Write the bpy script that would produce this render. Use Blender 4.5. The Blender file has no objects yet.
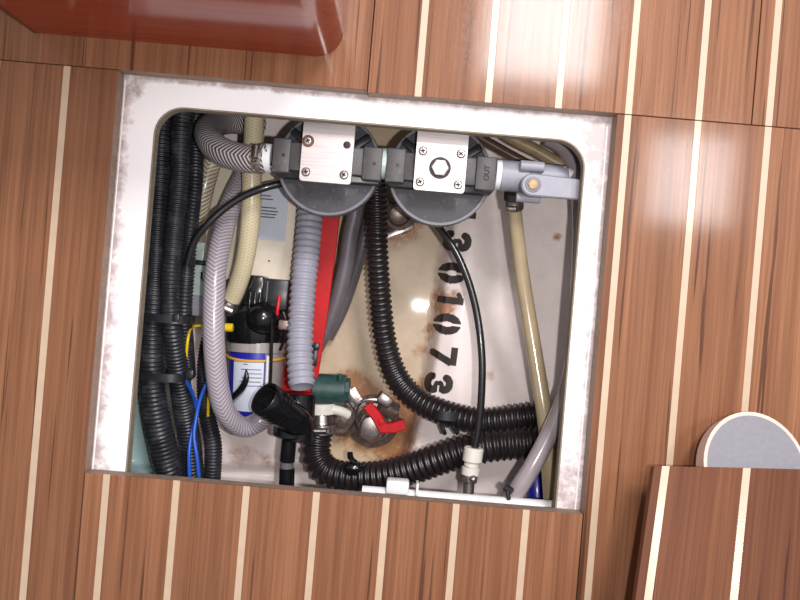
import bpy, bmesh, math, random
from mathutils import Vector, Matrix
random.seed(7)
SC = bpy.context.scene
C = SC.collection
PI = math.pi

# ------------------------------------------------------------------ camera, sky, light, exposure
F = 760.0            # focal length in picture widths/800
D = 0.608            # height of the lens over the cabin sole (m)
S = 0.0008           # metres on the sole per 1/800 of the picture width
TH = math.radians(4.8)   # the boat lies this much turned in the picture
CT, ST = math.cos(TH), math.sin(TH)

cam = bpy.data.cameras.new('camera')
cam.lens = 36.0 * F / 800.0
cam.sensor_width = 36.0
cam.clip_start = 0.01
co = bpy.data.objects.new('camera', cam)
C.objects.link(co)
co.location = (0, 0, D)
co.rotation_euler = (0, 0, TH)
SC.camera = co

w = bpy.data.worlds.new('world')
SC.world = w
w.use_nodes = True
w.node_tree.nodes['Background'].inputs[0].default_value = (1.0, 0.96, 0.94, 1)
w.node_tree.nodes['Background'].inputs[1].default_value = 0.5

def area(name, loc, sx, sy, power, col, target=None):
    l = bpy.data.lights.new(name, 'AREA')
    l.shape = 'RECTANGLE'
    l.size, l.size_y, l.energy, l.color = sx, sy, power, col
    o = bpy.data.objects.new(name, l)
    C.objects.link(o)
    o.location = loc
    if target is not None:
        o.rotation_euler = (Vector(target) - Vector(loc)).to_track_quat('-Z', 'Y').to_euler()
    return o
area('skylight', (0.335, 0.84, 1.5), 0.32, 0.40, 27, (1.0, 0.97, 0.97))
area('side_hatch_light', (0.775, 0.40, 1.5), 0.23, 0.24, 8, (1.0, 0.97, 0.97))
area('camera_flash', (0.042, -0.008, D + 0.012), 0.010, 0.008, 2.7, (1.0, 0.97, 0.94))

SC.view_settings.view_transform = 'Standard'
SC.view_settings.look = 'None'
SC.view_settings.gamma = 1
SC.view_settings.use_curve_mapping = False
SC.view_settings.exposure = -0.13

# ------------------------------------------------------------------ coordinates
def UV(px, py):
    x, y = px - 400, py - 300
    return x * CT + y * ST, -x * ST + y * CT
def P(px, py, z):
    """a point of the boat seen at (px, py) in the photograph, at height z over the sole"""
    u, v = UV(px, py)
    k = S * (D - z) / D
    return Vector((u * k, -v * k, z))
def L(n, z):
    return n * S * (D - z) / D
def FL(u, v, z=0.0):
    return Vector((u * S, -v * S, z))

# ------------------------------------------------------------------ mesh builder
class MB:
    def __init__(self):
        self.v, self.f, self.uv = [], [], []
    def add(self, vs, fs, uvs=None):
        b = len(self.v)
        self.v += [Vector(p) for p in vs]
        for i, f in enumerate(fs):
            self.f.append([b + k for k in f])
            self.uv.append(uvs[i] if uvs else [(0, 0)] * len(f))
        return self
    def bm(self, bm, mtx=None):
        bm.verts.index_update()
        vs = [(mtx @ x.co) if mtx else x.co.copy() for x in bm.verts]
        fs = [[x.index for x in f.verts] for f in bm.faces]
        bm.free()
        return self.add(vs, fs)
    def box(self, c, size, bev=0.0, rot=None, seg=2):
        bm = bmesh.new()
        bmesh.ops.create_cube(bm, size=1)
        for x in bm.verts:
            x.co = Vector((x.co.x * size[0], x.co.y * size[1], x.co.z * size[2]))
        if bev > 0:
            bmesh.ops.bevel(bm, geom=list(bm.edges), offset=bev, segments=seg, affect='EDGES', profile=0.5)
        m = Matrix.Translation(Vector(c))
        if rot is not None:
            m = m @ rot.to_4x4()
        return self.bm(bm, m)
    def pbox(self, px0, py0, px1, py1, ztop, zbot, bev=0.001, rz=0.0):
        """box whose top face is seen between two pixels along its diagonal in boat axes"""
        cx, cy = (px0 + px1) / 2, (py0 + py1) / 2
        c = P(cx, cy, ztop)
        k = L(1, ztop)
        c.z = (ztop + zbot) / 2
        return self.box(c, ((px1 - px0) * k, (py1 - py0) * k, ztop - zbot), bev, Matrix.Rotation(rz, 3, 'Z'))
    def lathe(self, p0, axis, prof, seg=24, uvs=False):
        """prof: list of (h, r) along axis from p0; r=0 closes to a point"""
        axis = Vector(axis).normalized()
        q = axis.to_track_quat('Z', 'Y').to_matrix()
        vs, fs = [], []
        rings = []
        for h, r in prof:
            if r <= 1e-9:
                rings.append([len(vs)])
                vs.append(Vector(p0) + axis * h)
            else:
                rings.append(list(range(len(vs), len(vs) + seg)))
                for i in range(seg):
                    a = 2 * PI * i / seg
                    vs.append(Vector(p0) + q @ Vector((r * math.cos(a), r * math.sin(a), h)))
        for a, b in zip(rings[:-1], rings[1:]):
            for i in range(seg):
                j = (i + 1) % seg
                if len(a) == 1 and len(b) == 1:
                    continue
                if len(a) == 1:
                    fs.append([a[0], b[j], b[i]][::-1])
                elif len(b) == 1:
                    fs.append([a[i], a[j], b[0]])
                else:
                    fs.append([a[i], a[j], b[j], b[i]])
        return self.add(vs, fs)
    def cyl(self, p0, p1, r, r1=None, seg=24, ch=0.0006):
        p0, p1 = Vector(p0), Vector(p1)
        h = (p1 - p0).length
        r1 = r if r1 is None else r1
        return self.lathe(p0, p1 - p0, [(0, 0), (0, r - ch), (ch, r), (h - ch, r1), (h, r1 - ch), (h, 0)], seg)
    def sphere(self, c, r, seg=20, sc=(1, 1, 1)):
        bm = bmesh.new()
        bmesh.ops.create_uvsphere(bm, u_segments=seg, v_segments=seg // 2, radius=r)
        m = Matrix.Translation(Vector(c)) @ Matrix.Diagonal((*sc, 1))
        return self.bm(bm, m)
    def prism(self, poly, z0, z1, bev=0.0):
        """poly: list of (x, y) world, extruded z0..z1"""
        n = len(poly)
        area2 = sum(poly[i][0] * poly[(i + 1) % n][1] - poly[(i + 1) % n][0] * poly[i][1] for i in range(n))
        if area2 < 0:
            poly = poly[::-1]
        cx = sum(p[0] for p in poly) / n
        cy = sum(p[1] for p in poly) / n
        vs = [Vector((x, y, z0)) for x, y in poly]
        if bev > 0:
            vs += [Vector((x, y, z1 - bev)) for x, y in poly]
            for i in range(n):
                a, b, c = Vector(poly[i - 1]), Vector(poly[i]), Vector(poly[(i + 1) % n])
                d1, d2 = (b - a).normalized(), (c - b).normalized()
                nn = Vector((-(d1.y + d2.y), d1.x + d2.x))
                nn = nn.normalized() if nn.length > 1e-6 else Vector((0, 0))
                p = b + nn * bev
                vs.append(Vector((p.x, p.y, z1)))
            layers = 3
        else:
            vs += [Vector((x, y, z1)) for x, y in poly]
            layers = 2
        fs = [list(range(n))[::-1], list(range((layers - 1) * n, layers * n))]
        for k in range(layers - 1):
            for i in range(n):
                j = (i + 1) % n
                fs.append([k * n + i, k * n + j, (k + 1) * n + j, (k + 1) * n + i])
        return self.add(vs, fs)
    def ring(self, outer, inner, z0, z1):
        """flat ring between two loops of the same length, with walls"""
        n = len(outer)
        vs = [Vector((x, y, z)) for z in (z0, z1) for lp in (outer, inner) for x, y in lp]
        fs = []
        for i in range(n):
            j = (i + 1) % n
            fs.append([2 * n + i, 2 * n + j, 3 * n + j, 3 * n + i])
            fs.append([i, n + i, n + j, j])
            fs.append([i, j, 2 * n + j, 2 * n + i])
            fs.append([n + i, 3 * n + i, 3 * n + j, n + j])
        return self.add(vs, fs)
    def tube(self, pts, r, seg=16, rib=None, caps=True, step=0.004, open_end=None):
        """pts: world points; r: radius or list of radii per point; rib: (pitch, amplitude)"""
        pts = [Vector(p) for p in pts]
        rs = r if isinstance(r, (list, tuple)) else [r] * len(pts)
        dense = []
        for i in range(len(pts) - 1):
            p0 = pts[max(i - 1, 0)]; p1 = pts[i]; p2 = pts[i + 1]; p3 = pts[min(i + 2, len(pts) - 1)]
            for k in range(24):
                t = k / 24
                a = 0.5 * ((2 * p1) + (p2 - p0) * t + (2 * p0 - 5 * p1 + 4 * p2 - p3) * t * t + (3 * p1 - p0 - 3 * p2 + p3) * t ** 3)
                dense.append((a, rs[i] + (rs[i + 1] - rs[i]) * t))
        dense.append((pts[-1], rs[-1]))
        cum = [0.0]
        for i in range(1, len(dense)):
            cum.append(cum[-1] + (dense[i][0] - dense[i - 1][0]).length)
        tot = cum[-1]
        if rib:
            step = rib[0] / 6.0
        n = max(2, int(tot / step))
        samp, j = [], 0
        for i in range(n + 1):
            s = tot * i / n
            while j < len(cum) - 2 and cum[j + 1] < s:
                j += 1
            t = 0 if cum[j + 1] == cum[j] else (s - cum[j]) / (cum[j + 1] - cum[j])
            samp.append((dense[j][0].lerp(dense[j + 1][0], t), dense[j][1] + (dense[j + 1][1] - dense[j][1]) * t, s))
        tan = []
        for i in range(len(samp)):
            a = samp[max(i - 1, 0)][0]; b = samp[min(i + 1, len(samp) - 1)][0]
            tan.append((b - a).normalized())
        up = Vector((0, 0, 1))
        nrm = (up - tan[0] * up.dot(tan[0]))
        if nrm.length < 1e-3:
            nrm = Vector((0, 1, 0)) - tan[0] * tan[0].y
        nrm.normalize()
        vs, fs, uvs = [], [], []
        for i, (p, rad, s) in enumerate(samp):
            nrm = (nrm - tan[i] * nrm.dot(tan[i])).normalized()
            bn = tan[i].cross(nrm)
            rr = rad
            if rib:
                sn = math.sin(2 * PI * s / rib[0])
                rr = rad + rib[1] * max(-1, min(1, 1.7 * sn))
            for k in range(seg):
                a = 2 * PI * k / seg
                vs.append(p + (nrm * math.cos(a) + bn * math.sin(a)) * rr)
        for i in range(len(samp) - 1):
            for k in range(seg):
                k2 = (k + 1) % seg
                fs.append([i * seg + k, i * seg + k2, (i + 1) * seg + k2, (i + 1) * seg + k])
                u0, u1 = k / seg, (k + 1) / seg
                uvs.append([(u0, samp[i][2]), (u1, samp[i][2]), (u1, samp[i + 1][2]), (u0, samp[i + 1][2])])
        base = len(vs)
        if caps:
            fs.append(list(range(seg))[::-1]); uvs.append([(0, 0)] * seg)
        last = (len(samp) - 1) * seg
        if open_end:                       # hollow end: lip, inner wall, bottom
            p, rad, s = samp[-1]
            for depth, kr in ((0, open_end), (0.02, open_end)):
                for k in range(seg):
                    d = (vs[last + k] - p).normalized()
                    vs.append(p - tan[-1] * depth + d * rad * kr)
            for lvl, (a0, b0) in enumerate(((last, base), (base, base + seg))):
                for k in range(seg):
                    k2 = (k + 1) % seg
                    fs.append([a0 + k, a0 + k2, b0 + k2, b0 + k]); uvs.append([(0, 0)] * 4)
            fs.append(list(range(base + seg, base + 2 * seg))); uvs.append([(0, 0)] * seg)
        elif caps:
            fs.append(list(range(last, last + seg))); uvs.append([(0, 0)] * seg)
        return self.add(vs, fs, uvs)
    def band(self, pts, axis, width, thick):
        """closed strap around a loop of points, width along axis, thickness outwards"""
        n = len(pts)
        pts = [Vector(p) for p in pts]
        axis = Vector(axis).normalized()
        c = sum(pts, Vector()) / n
        vs, fs = [], []
        for p in pts:
            d = (p - c); d = (d - axis * d.dot(axis)).normalized()
            for a, t in ((-.5, 0), (.5, 0), (.5, 1), (-.5, 1)):
                vs.append(p + axis * width * a + d * thick * t)
        for i in range(n):
            j = (i + 1) % n
            for k in range(4):
                k2 = (k + 1) % 4
                fs.append([4 * i + k, 4 * j + k, 4 * j + k2, 4 * i + k2])
        return self.add(vs, fs)

def obj(name, mb, mat, parent=None, angle=35, recalc=True):
    me = bpy.data.meshes.new(name)
    org = Vector((0, 0, 0))
    if parent is None:
        n = len(mb.v)
        xs = [v.x for v in mb.v]; ys = [v.y for v in mb.v]; zs = [v.z for v in mb.v]
        org = Vector(((min(xs) + max(xs)) / 2, (min(ys) + max(ys)) / 2, min(zs)))
    else:
        org = parent.matrix_world.translation.copy() if not parent.get('_w') else Vector(parent['_w'])
    me.from_pydata([v - org for v in mb.v], [], mb.f)
    uvl = me.uv_layers.new(name='UVMap')
    i = 0
    flat = []
    for u in mb.uv:
        for a in u:
            flat += [a[0], a[1]]
    uvl.data.foreach_set('uv', flat)
    if recalc:
        bm = bmesh.new(); bm.from_mesh(me)
        bmesh.ops.recalc_face_normals(bm, faces=bm.faces)
        bm.to_mesh(me); bm.free()
    me.polygons.foreach_set('use_smooth', [True] * len(me.polygons))
    me.set_sharp_from_angle(angle=math.radians(angle))
    me.materials.append(mat)
    o = bpy.data.objects.new(name, me)
    C.objects.link(o)
    o['_w'] = tuple(org)
    if parent is None:
        o.location = org
    else:
        o.parent = parent
    return o
def thing(name, label, cat, loc, group=None):
    o = bpy.data.objects.new(name, None)
    C.objects.link(o)
    o.empty_display_size = 0.02
    o.location = loc
    o['_w'] = tuple(loc)
    o['label'] = label; o['category'] = cat
    if group: o['group'] = group
    return o
def tag(o, label, cat, group=None):
    o['label'] = label; o['category'] = cat
    if group: o['group'] = group
    return o
def lab(o, label):
    o['label'] = label
    return o
def struct(o):
    o['kind'] = 'structure'
    return o

# ------------------------------------------------------------------ materials
def lin(r, g, b):
    f = lambda c: (c / 255 / 12.92) if c / 255 <= 0.04045 else ((c / 255 + 0.055) / 1.055) ** 2.4
    return (f(r), f(g), f(b), 1)
class NT:
    def __init__(self, name):
        self.m = bpy.data.materials.new(name)
        self.m.use_nodes = True
        self.t = self.m.node_tree
        self.b = self.t.nodes['Principled BSDF']
    def n(self, kind, **kw):
        x = self.t.nodes.new(kind)
        for k, v in kw.items():
            setattr(x, k, v)
        return x
    def set(self, node, key, val):
        s = node.inputs[key]
        if hasattr(val, 'is_output') or isinstance(val, bpy.types.NodeSocket):
            self.t.links.new(val, s)
        else:
            s.default_value = val
    def math(self, op, a, b=0.0, c=None, clamp=False):
        x = self.n('ShaderNodeMath', operation=op, use_clamp=clamp)
        self.set(x, 0, a); self.set(x, 1, b)
        if c is not None: self.set(x, 2, c)
        return x.outputs[0]
    def mix(self, f, a, b, mode='MIX'):
        x = self.n('ShaderNodeMix', data_type='RGBA', blend_type=mode)
        self.set(x, 0, f); self.set(x, 6, a); self.set(x, 7, b)
        return x.outputs[2]
    def coord(self, scale=(1, 1, 1), kind='Object', rnd=False):
        tc = self.n('ShaderNodeTexCoord')
        mp = self.n('ShaderNodeMapping')
        src = tc.outputs[kind]
        if rnd:
            oi = self.n('ShaderNodeObjectInfo')
            k = self.math('MULTIPLY', oi.outputs['Random'], 37.0)
            cv = self.n('ShaderNodeCombineXYZ')
            self.set(cv, 0, k); self.set(cv, 1, k); self.set(cv, 2, k)
            va = self.n('ShaderNodeVectorMath', operation='ADD')
            self.set(va, 0, src); self.set(va, 1, cv.outputs[0])
            src = va.outputs[0]
        self.set(mp, 'Vector', src)
        mp.inputs['Scale'].default_value = scale
        return mp.outputs[0]
    def noise(self, vec, scale, detail=4, rough=0.55, dist=0.0):
        x = self.n('ShaderNodeTexNoise')
        self.set(x, 'Vector', vec)
        x.inputs['Scale'].default_value = scale
        x.inputs['Detail'].default_value = detail
        x.inputs['Roughness'].default_value = rough
        x.inputs['Distortion'].default_value = dist
        return x.outputs['Fac']
    def ramp(self, fac, stops):
        x = self.n('ShaderNodeValToRGB')
        self.set(x, 0, fac)
        e = x.color_ramp.elements
        while len(e) < len(stops): e.new(0.5)
        for i, (p, c) in enumerate(stops):
            e[i].position = p
            e[i].color = c if isinstance(c, (tuple, list)) else (c, c, c, 1)
        return x.outputs[0]
    def bump(self, h, strength, dist=0.001):
        x = self.n('ShaderNodeBump')
        self.set(x, 'Height', h)
        x.inputs['Strength'].default_value = strength
        x.inputs['Distance'].default_value = dist
        self.set(self.b, 'Normal', x.outputs[0])
def mk(name, col, rough=0.5, metal=0.0, var=0.12, vscale=90, spec=0.5, coat=0.0, bump=0.0, bscale=400, dirt=None, dscale=45, dth=(0.55, 0.7)):
    t = NT(name)
    v = t.coord()
    f = t.noise(v, vscale, 5)
    a = tuple(c * (1 - var) for c in col[:3]) + (1,)
    b = tuple(min(1, c * (1 + var)) for c in col[:3]) + (1,)
    c = t.mix(t.ramp(f, [(0.3, 0.0), (0.7, 1.0)]), a, b)
    if dirt:
        g = t.ramp(t.noise(v, dscale, 6, 0.65), [(dth[0], 0.0), (dth[1], 1.0)])
        c = t.mix(g, c, dirt)
    t.set(t.b, 'Base Color', c)
    t.set(t.b, 'Roughness', t.math('MULTIPLY_ADD', f, 0.16, rough - 0.08, clamp=True))
    t.b.inputs['Metallic'].default_value = metal
    t.b.inputs['Specular IOR Level'].default_value = spec
    t.b.inputs['Coat Weight'].default_value = coat
    t.b.inputs['Coat Roughness'].default_value = 0.12
    if bump: t.bump(t.noise(v, bscale, 3), bump, 0.0006)
    return t.m

def wood(name, c0, c1, cdark, rough=0.2, along='Y', dens=1.0, coat=0.5, kind='Object'):
    t = NT(name)
    sc = (1, .016, 1) if along == 'Y' else (.02, 1, 1)
    v = t.coord(sc, kind, rnd=True)
    broad = t.noise(v, 90 * dens, 4, 0.55, 0.15)
    fine = t.noise(v, 480 * dens, 4, 0.6, 0.1)
    vein = t.noise(v, 210 * dens, 3, 0.55, 0.2)
    base = t.mix(t.ramp(broad, [(0.32, 0.0), (0.68, 1.0)]), c0, c1)
    base = t.mix(t.math('MULTIPLY', t.ramp(fine, [(0.35, 1.0), (0.62, 0.0)]), 0.38), base, cdark)
    base = t.mix(t.math('MULTIPLY', t.ramp(vein, [(0.335, 1.0), (0.375, 0.0)]), 0.8), base, cdark)
    oi = t.n('ShaderNodeObjectInfo')
    base = t.mix(t.math('MULTIPLY', oi.outputs['Random'], 0.22), base, cdark)
    t.set(t.b, 'Base Color', base)
    t.set(t.b, 'Roughness', 0.5)
    t.b.inputs['Specular IOR Level'].default_value = .15
    t.b.inputs['Coat Weight'].default_value = coat
    worn = t.noise(t.coord(), 420, 6, 0.8)
    t.set(t.b, 'Coat Roughness', t.math('MULTIPLY_ADD', worn, 0.30, rough - 0.235, clamp=True))
    t.bump(fine, 0.08, 0.0004)
    return t.m

def braid(name, c_base, c_thread, pitch=0.0042, shear=0.011, width=0.5, cross=False, rough=0.3, contrast=1.0):
    """reinforced hose: threads running round in V's along the tube (UV: u round, v metres)"""
    t = NT(name)
    tc = t.n('ShaderNodeTexCoord')
    sp = t.n('ShaderNodeSeparateXYZ')
    t.set(sp, 0, tc.outputs['UV'])
    u, v = sp.outputs[0], sp.outputs[1]
    tri = t.math('PINGPONG', t.math('MULTIPLY', u, 2.0), 0.5)          # two V's round the hose
    a = t.math('MULTIPLY_ADD', tri, shear * 2, v)
    s1 = t.math('SINE', t.math('MULTIPLY', a, 2 * PI / pitch))
    if cross:
        b = t.math('MULTIPLY_ADD', tri, -shear * 2, v)
        s2 = t.math('SINE', t.math('MULTIPLY', b, 2 * PI / pitch))
        s1 = t.math('MAXIMUM', s1, s2)
    th = t.ramp(t.math('MULTIPLY_ADD', s1, 0.5, 0.5), [(1 - width - .15, 0.0), (min(.99, 1 - width + .15), 1.0)])
    nz = t.noise(t.coord(), 60, 4)
    base = t.mix(nz, tuple(x * .8 for x in c_base[:3]) + (1,), c_base)
    t.set(t.b, 'Base Color', t.mix(t.math('MULTIPLY', th, contrast), base, c_thread))
    t.b.inputs['Roughness'].default_value = rough
    t.b.inputs['Coat Weight'].default_value = 0.4
    t.b.inputs['Coat Roughness'].default_value = 0.15
    t.bump(th, 0.25, 0.0004)
    return t.m

M = {}
M['teak'] = wood('teak', lin(132, 86, 60), lin(162, 112, 82), lin(74, 44, 30), coat=.33)
M['holly'] = mk('holly', lin(194, 170, 146), .42, var=.05, coat=.3)
M['mahogany'] = wood('mahogany', lin(142, 48, 22), lin(162, 64, 32), lin(108, 34, 18), rough=.2, along='X', dens=.8, coat=.7)
M['mahogany_dark'] = mk('mahogany_dark', lin(84, 34, 26), .35, coat=.4)
M['ply_edge'] = mk('ply_edge', lin(140, 118, 104), .75, var=.18, vscale=160)
M['subfloor'] = mk('subfloor', lin(70, 52, 44), .8)
M['black'] = mk('black_plastic', lin(30, 30, 34), .35, var=.25, dirt=lin(70, 68, 72), dth=(.6, .8))
M['black_gloss'] = mk('black_gloss', lin(18, 18, 21), .2, var=.2)
M['nut_black'] = mk('nut_black', lin(70, 66, 68), .5, var=.2, dirt=lin(104, 96, 96), dth=(.55, .75), bump=.1)
M['disc'] = mk('disc_grey', lin(52, 50, 57), .55, var=.35, vscale=240, dirt=lin(112, 108, 114), dscale=260, dth=(.6, .72))
M['rim'] = mk('rim_grey', lin(104, 102, 112), .4, var=.15)
M['loom'] = mk('conduit_black', lin(34, 35, 42), .4, var=.3, vscale=60, dirt=lin(66, 64, 68), dscale=70, dth=(.52, .7))
M['hose_black'] = mk('bilge_hose_black', lin(34, 28, 30), .33, var=.25, vscale=60)
M['cable'] = mk('cable_black', lin(24, 24, 28), .3, var=.15, coat=.4)
M['grey_hose'] = mk('grey_hose', lin(152, 150, 164), .45, var=.08)
M['dark_hose'] = mk('dark_grey_hose', lin(98, 92, 98), .4, var=.12, coat=.3)
M['pvc_grey'] = mk('pvc_grey', lin(150, 139, 143), .2, var=.08, coat=.8)
M['valve_grey'] = mk('valve_grey', lin(146, 146, 158), .45, var=.1)
M['tube_yellow'] = mk('aged_clear_tube', lin(166, 148, 120), .2, var=.12, vscale=40, coat=.8)
M['tan_hose'] = mk('tan_hose', lin(150, 128, 96), .4, var=.15)
M['brown_hose'] = mk('brown_hose', lin(84, 62, 48), .4, var=.2)
M['red'] = mk('red_paint', lin(184, 0, 12), .4, var=.12, spec=.25)
M['red_old'] = mk('red_lever', lin(188, 6, 20), .5, var=.2, spec=.3, dirt=lin(90, 10, 14), dscale=160, dth=(.6, .72))
M['green'] = mk('green_paint', lin(44, 72, 70), .4, var=.3, vscale=120)
M['nylon'] = mk('nylon_white', lin(214, 210, 202), .45, var=.06, dirt=lin(150, 132, 110), dth=(.62, .8))
M['white_plastic'] = mk('white_plastic', lin(228, 228, 230), .4, var=.04)
M['steel'] = mk('stainless', lin(165, 160, 160), .3, metal=1.0, var=.1, vscale=200)
M['steel_dirty'] = mk('stainless_dirty', lin(170, 162, 160), .35, metal=.9, var=.3, dirt=lin(96, 70, 54), dscale=110, dth=(.55, .7))
M['bronze'] = mk('bronze_old', lin(140, 124, 120), .42, metal=.7, var=.3, vscale=160, dirt=lin(110, 72, 44), dscale=110, dth=(.55, .72))
M['brass'] = mk('brass', lin(170, 142, 112), .55, metal=.5, var=.2, vscale=400)
M['rust'] = mk('rust', lin(104, 60, 40), .8, var=.4, vscale=300)
M['cream'] = mk('cream_panel', lin(226, 212, 194), .5, var=.06, dirt=lin(140, 120, 100), dth=(.68, .8))
M['paper'] = mk('paper_label', lin(206, 212, 226), .6, var=.03)
M['print'] = mk('print_dark', lin(70, 72, 84), .6)
M['blue_label'] = mk('blue_label', lin(34, 36, 158), .35, var=.06, coat=.4)
M['blue_wire'] = mk('blue_wire', lin(32, 84, 190), .35, var=.06)
M['yellow_wire'] = mk('yellow_wire', lin(226, 192, 24), .35, var=.06)
M['amber_ring'] = mk('amber_ring', lin(222, 170, 62), .35, var=.08)
M['red_wire'] = mk('red_wire', lin(214, 30, 44), .35)
M['bowl'] = mk('smoky_bowl', lin(158, 150, 150), .2, var=.1, coat=.8)
M['clear_green'] = mk('pale_connector', lin(180, 196, 192), .3, var=.15)
M['tongue_face'] = mk('tongue_face', lin(132, 130, 138), .7, var=.07, vscale=260, bump=.1)
M['tongue_edge'] = mk('tongue_edge', lin(218, 192, 182), .7, var=.07)
M['cut_edge'] = mk('cut_edge', lin(136, 124, 108), .7, var=.15, vscale=160)
M['sealant'] = mk('sealant', lin(236, 234, 236), .4, var=.03)
M['stencil'] = mk('stencil_paint', lin(40, 26, 24), .6, var=.3, vscale=500)
M['braid_dark'] = braid('braided_hose_dark', lin(72, 66, 72), lin(208, 200, 200), pitch=.0032, shear=.011, width=.36, contrast=.85)
M['braid_white'] = braid('braided_hose_white', lin(150, 140, 150), lin(206, 198, 208), pitch=.0036, shear=.010, width=.4, contrast=.6)
M['braid_cream'] = braid('braided_hose_cream', lin(206, 190, 150), lin(236, 226, 204), pitch=.003, shear=.006, width=.35, cross=True, contrast=.4)
M['braid_old'] = braid('braided_hose_old', lin(150, 138, 116), lin(206, 196, 172), pitch=.004, shear=.010, width=.45)

def brushed():
    t = NT('brushed_stainless')
    v = t.coord((.03, 1, 1))
    f = t.noise(v, 900, 3)
    g = t.noise(t.coord(), 130, 5, .7)
    c = t.mix(f, lin(176, 168, 168), lin(204, 196, 196))
    c = t.mix(t.ramp(g, [(.68, 0.0), (.74, 1.0)]), c, lin(150, 132, 118))
    t.set(t.b, 'Base Color', c)
    t.b.inputs['Metallic'].default_value = .88
    t.set(t.b, 'Roughness', t.math('MULTIPLY_ADD', f, .2, .32))
    return t.m
M['brushed'] = brushed()

def gelcoat():
    t = NT('white_gelcoat')
    at = t.n('ShaderNodeAttribute', attribute_name='dirt')
    v = t.coord()
    n1 = t.noise(v, 70, 8, .7)
    n2 = t.noise(v, 420, 4, .6)
    f = t.math('MULTIPLY_ADD', at.outputs['Fac'], 0.75, t.math('MULTIPLY_ADD', n1, 1.5, -1.0))
    g = t.ramp(f, [(.12, 0.0), (.5, 1.0)])
    c = t.mix(t.math('MULTIPLY', g, .75), lin(246, 242, 246), lin(150, 122, 118))
    sp = t.ramp(n2, [(.72, 0.0), (.76, 1.0)])
    c = t.mix(t.math('MULTIPLY', sp, .6), c, lin(120, 100, 96))
    t.set(t.b, 'Base Color', c)
    t.b.inputs['Roughness'].default_value = .35
    return t.m
M['gelcoat'] = gelcoat()

def hullmat():
    t = NT('hull_paint')
    ta = t.n('ShaderNodeAttribute', attribute_name='sump')
    ra = t.n('ShaderNodeAttribute', attribute_name='rust')
    v = t.coord()
    n1 = t.noise(v, 40, 6, .6)
    n2 = t.noise(v, 130, 8, .7)
    white = t.mix(t.ramp(n1, [(.35, 0.0), (.7, 1.0)]), lin(249, 234, 231), lin(236, 222, 219))
    white = t.mix(t.math('MULTIPLY', t.ramp(n2, [(.64, 0.0), (.72, 1.0)]), .55), white, lin(150, 126, 112))
    tan = t.mix(t.ramp(n1, [(.3, 0.0), (.7, 1.0)]), lin(204, 181, 154), lin(187, 164, 137))
    tan = t.mix(t.math('MULTIPLY', t.ramp(n2, [(.6, 0.0), (.75, 1.0)]), .4), tan, lin(146, 108, 78))
    te = t.n('ShaderNodeAttribute', attribute_name='teal')
    white = t.mix(te.outputs['Fac'], white, lin(150, 176, 176))
    c = t.mix(ta.outputs['Fac'], white, tan)
    r = t.ramp(t.math('MULTIPLY', ra.outputs['Fac'], t.math('MULTIPLY_ADD', n2, 2.4, -.35)), [(.2, 0.0), (.7, 1.0)])
    rc = t.mix(n2, lin(190, 122, 58), lin(104, 58, 32))
    c = t.mix(t.math('MULTIPLY', r, .85), c, rc)
    t.set(t.b, 'Base Color', c)
    t.b.inputs['Roughness'].default_value = .38
    t.b.inputs['Coat Weight'].default_value = .3
    t.b.inputs['Coat Roughness'].default_value = .04
    t.b.inputs['Specular IOR Level'].default_value = .3
    t.bump(n1, .12, .002)
    return t.m
M['hull'] = hullmat()

# ------------------------------------------------------------------ the sole: panels of teak planks and holly strips
def chamfer_plank(u0, u1, v0, v1, z0, z1, ch):
    a, b = FL(u0, v1), FL(u1, v0)
    x0, y0, x1, y1 = a.x, a.y, b.x, b.y
    vs = []
    for z, i in ((z0, 0), (z1 - ch, 0), (z1, ch)):
        vs += [(x0 + i, y0 + i, z), (x1 - i, y0 + i, z), (x1 - i, y1 - i, z), (x0 + i, y1 - i, z)]
    fs = [[3, 2, 1, 0], [8, 9, 10, 11]]
    for k in (0, 4):
        for i in range(4):
            j = (i + 1) % 4
            fs.append([k + i, k + j, k + 4 + j, k + 4 + i])
    return MB().add(vs, fs)

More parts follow.
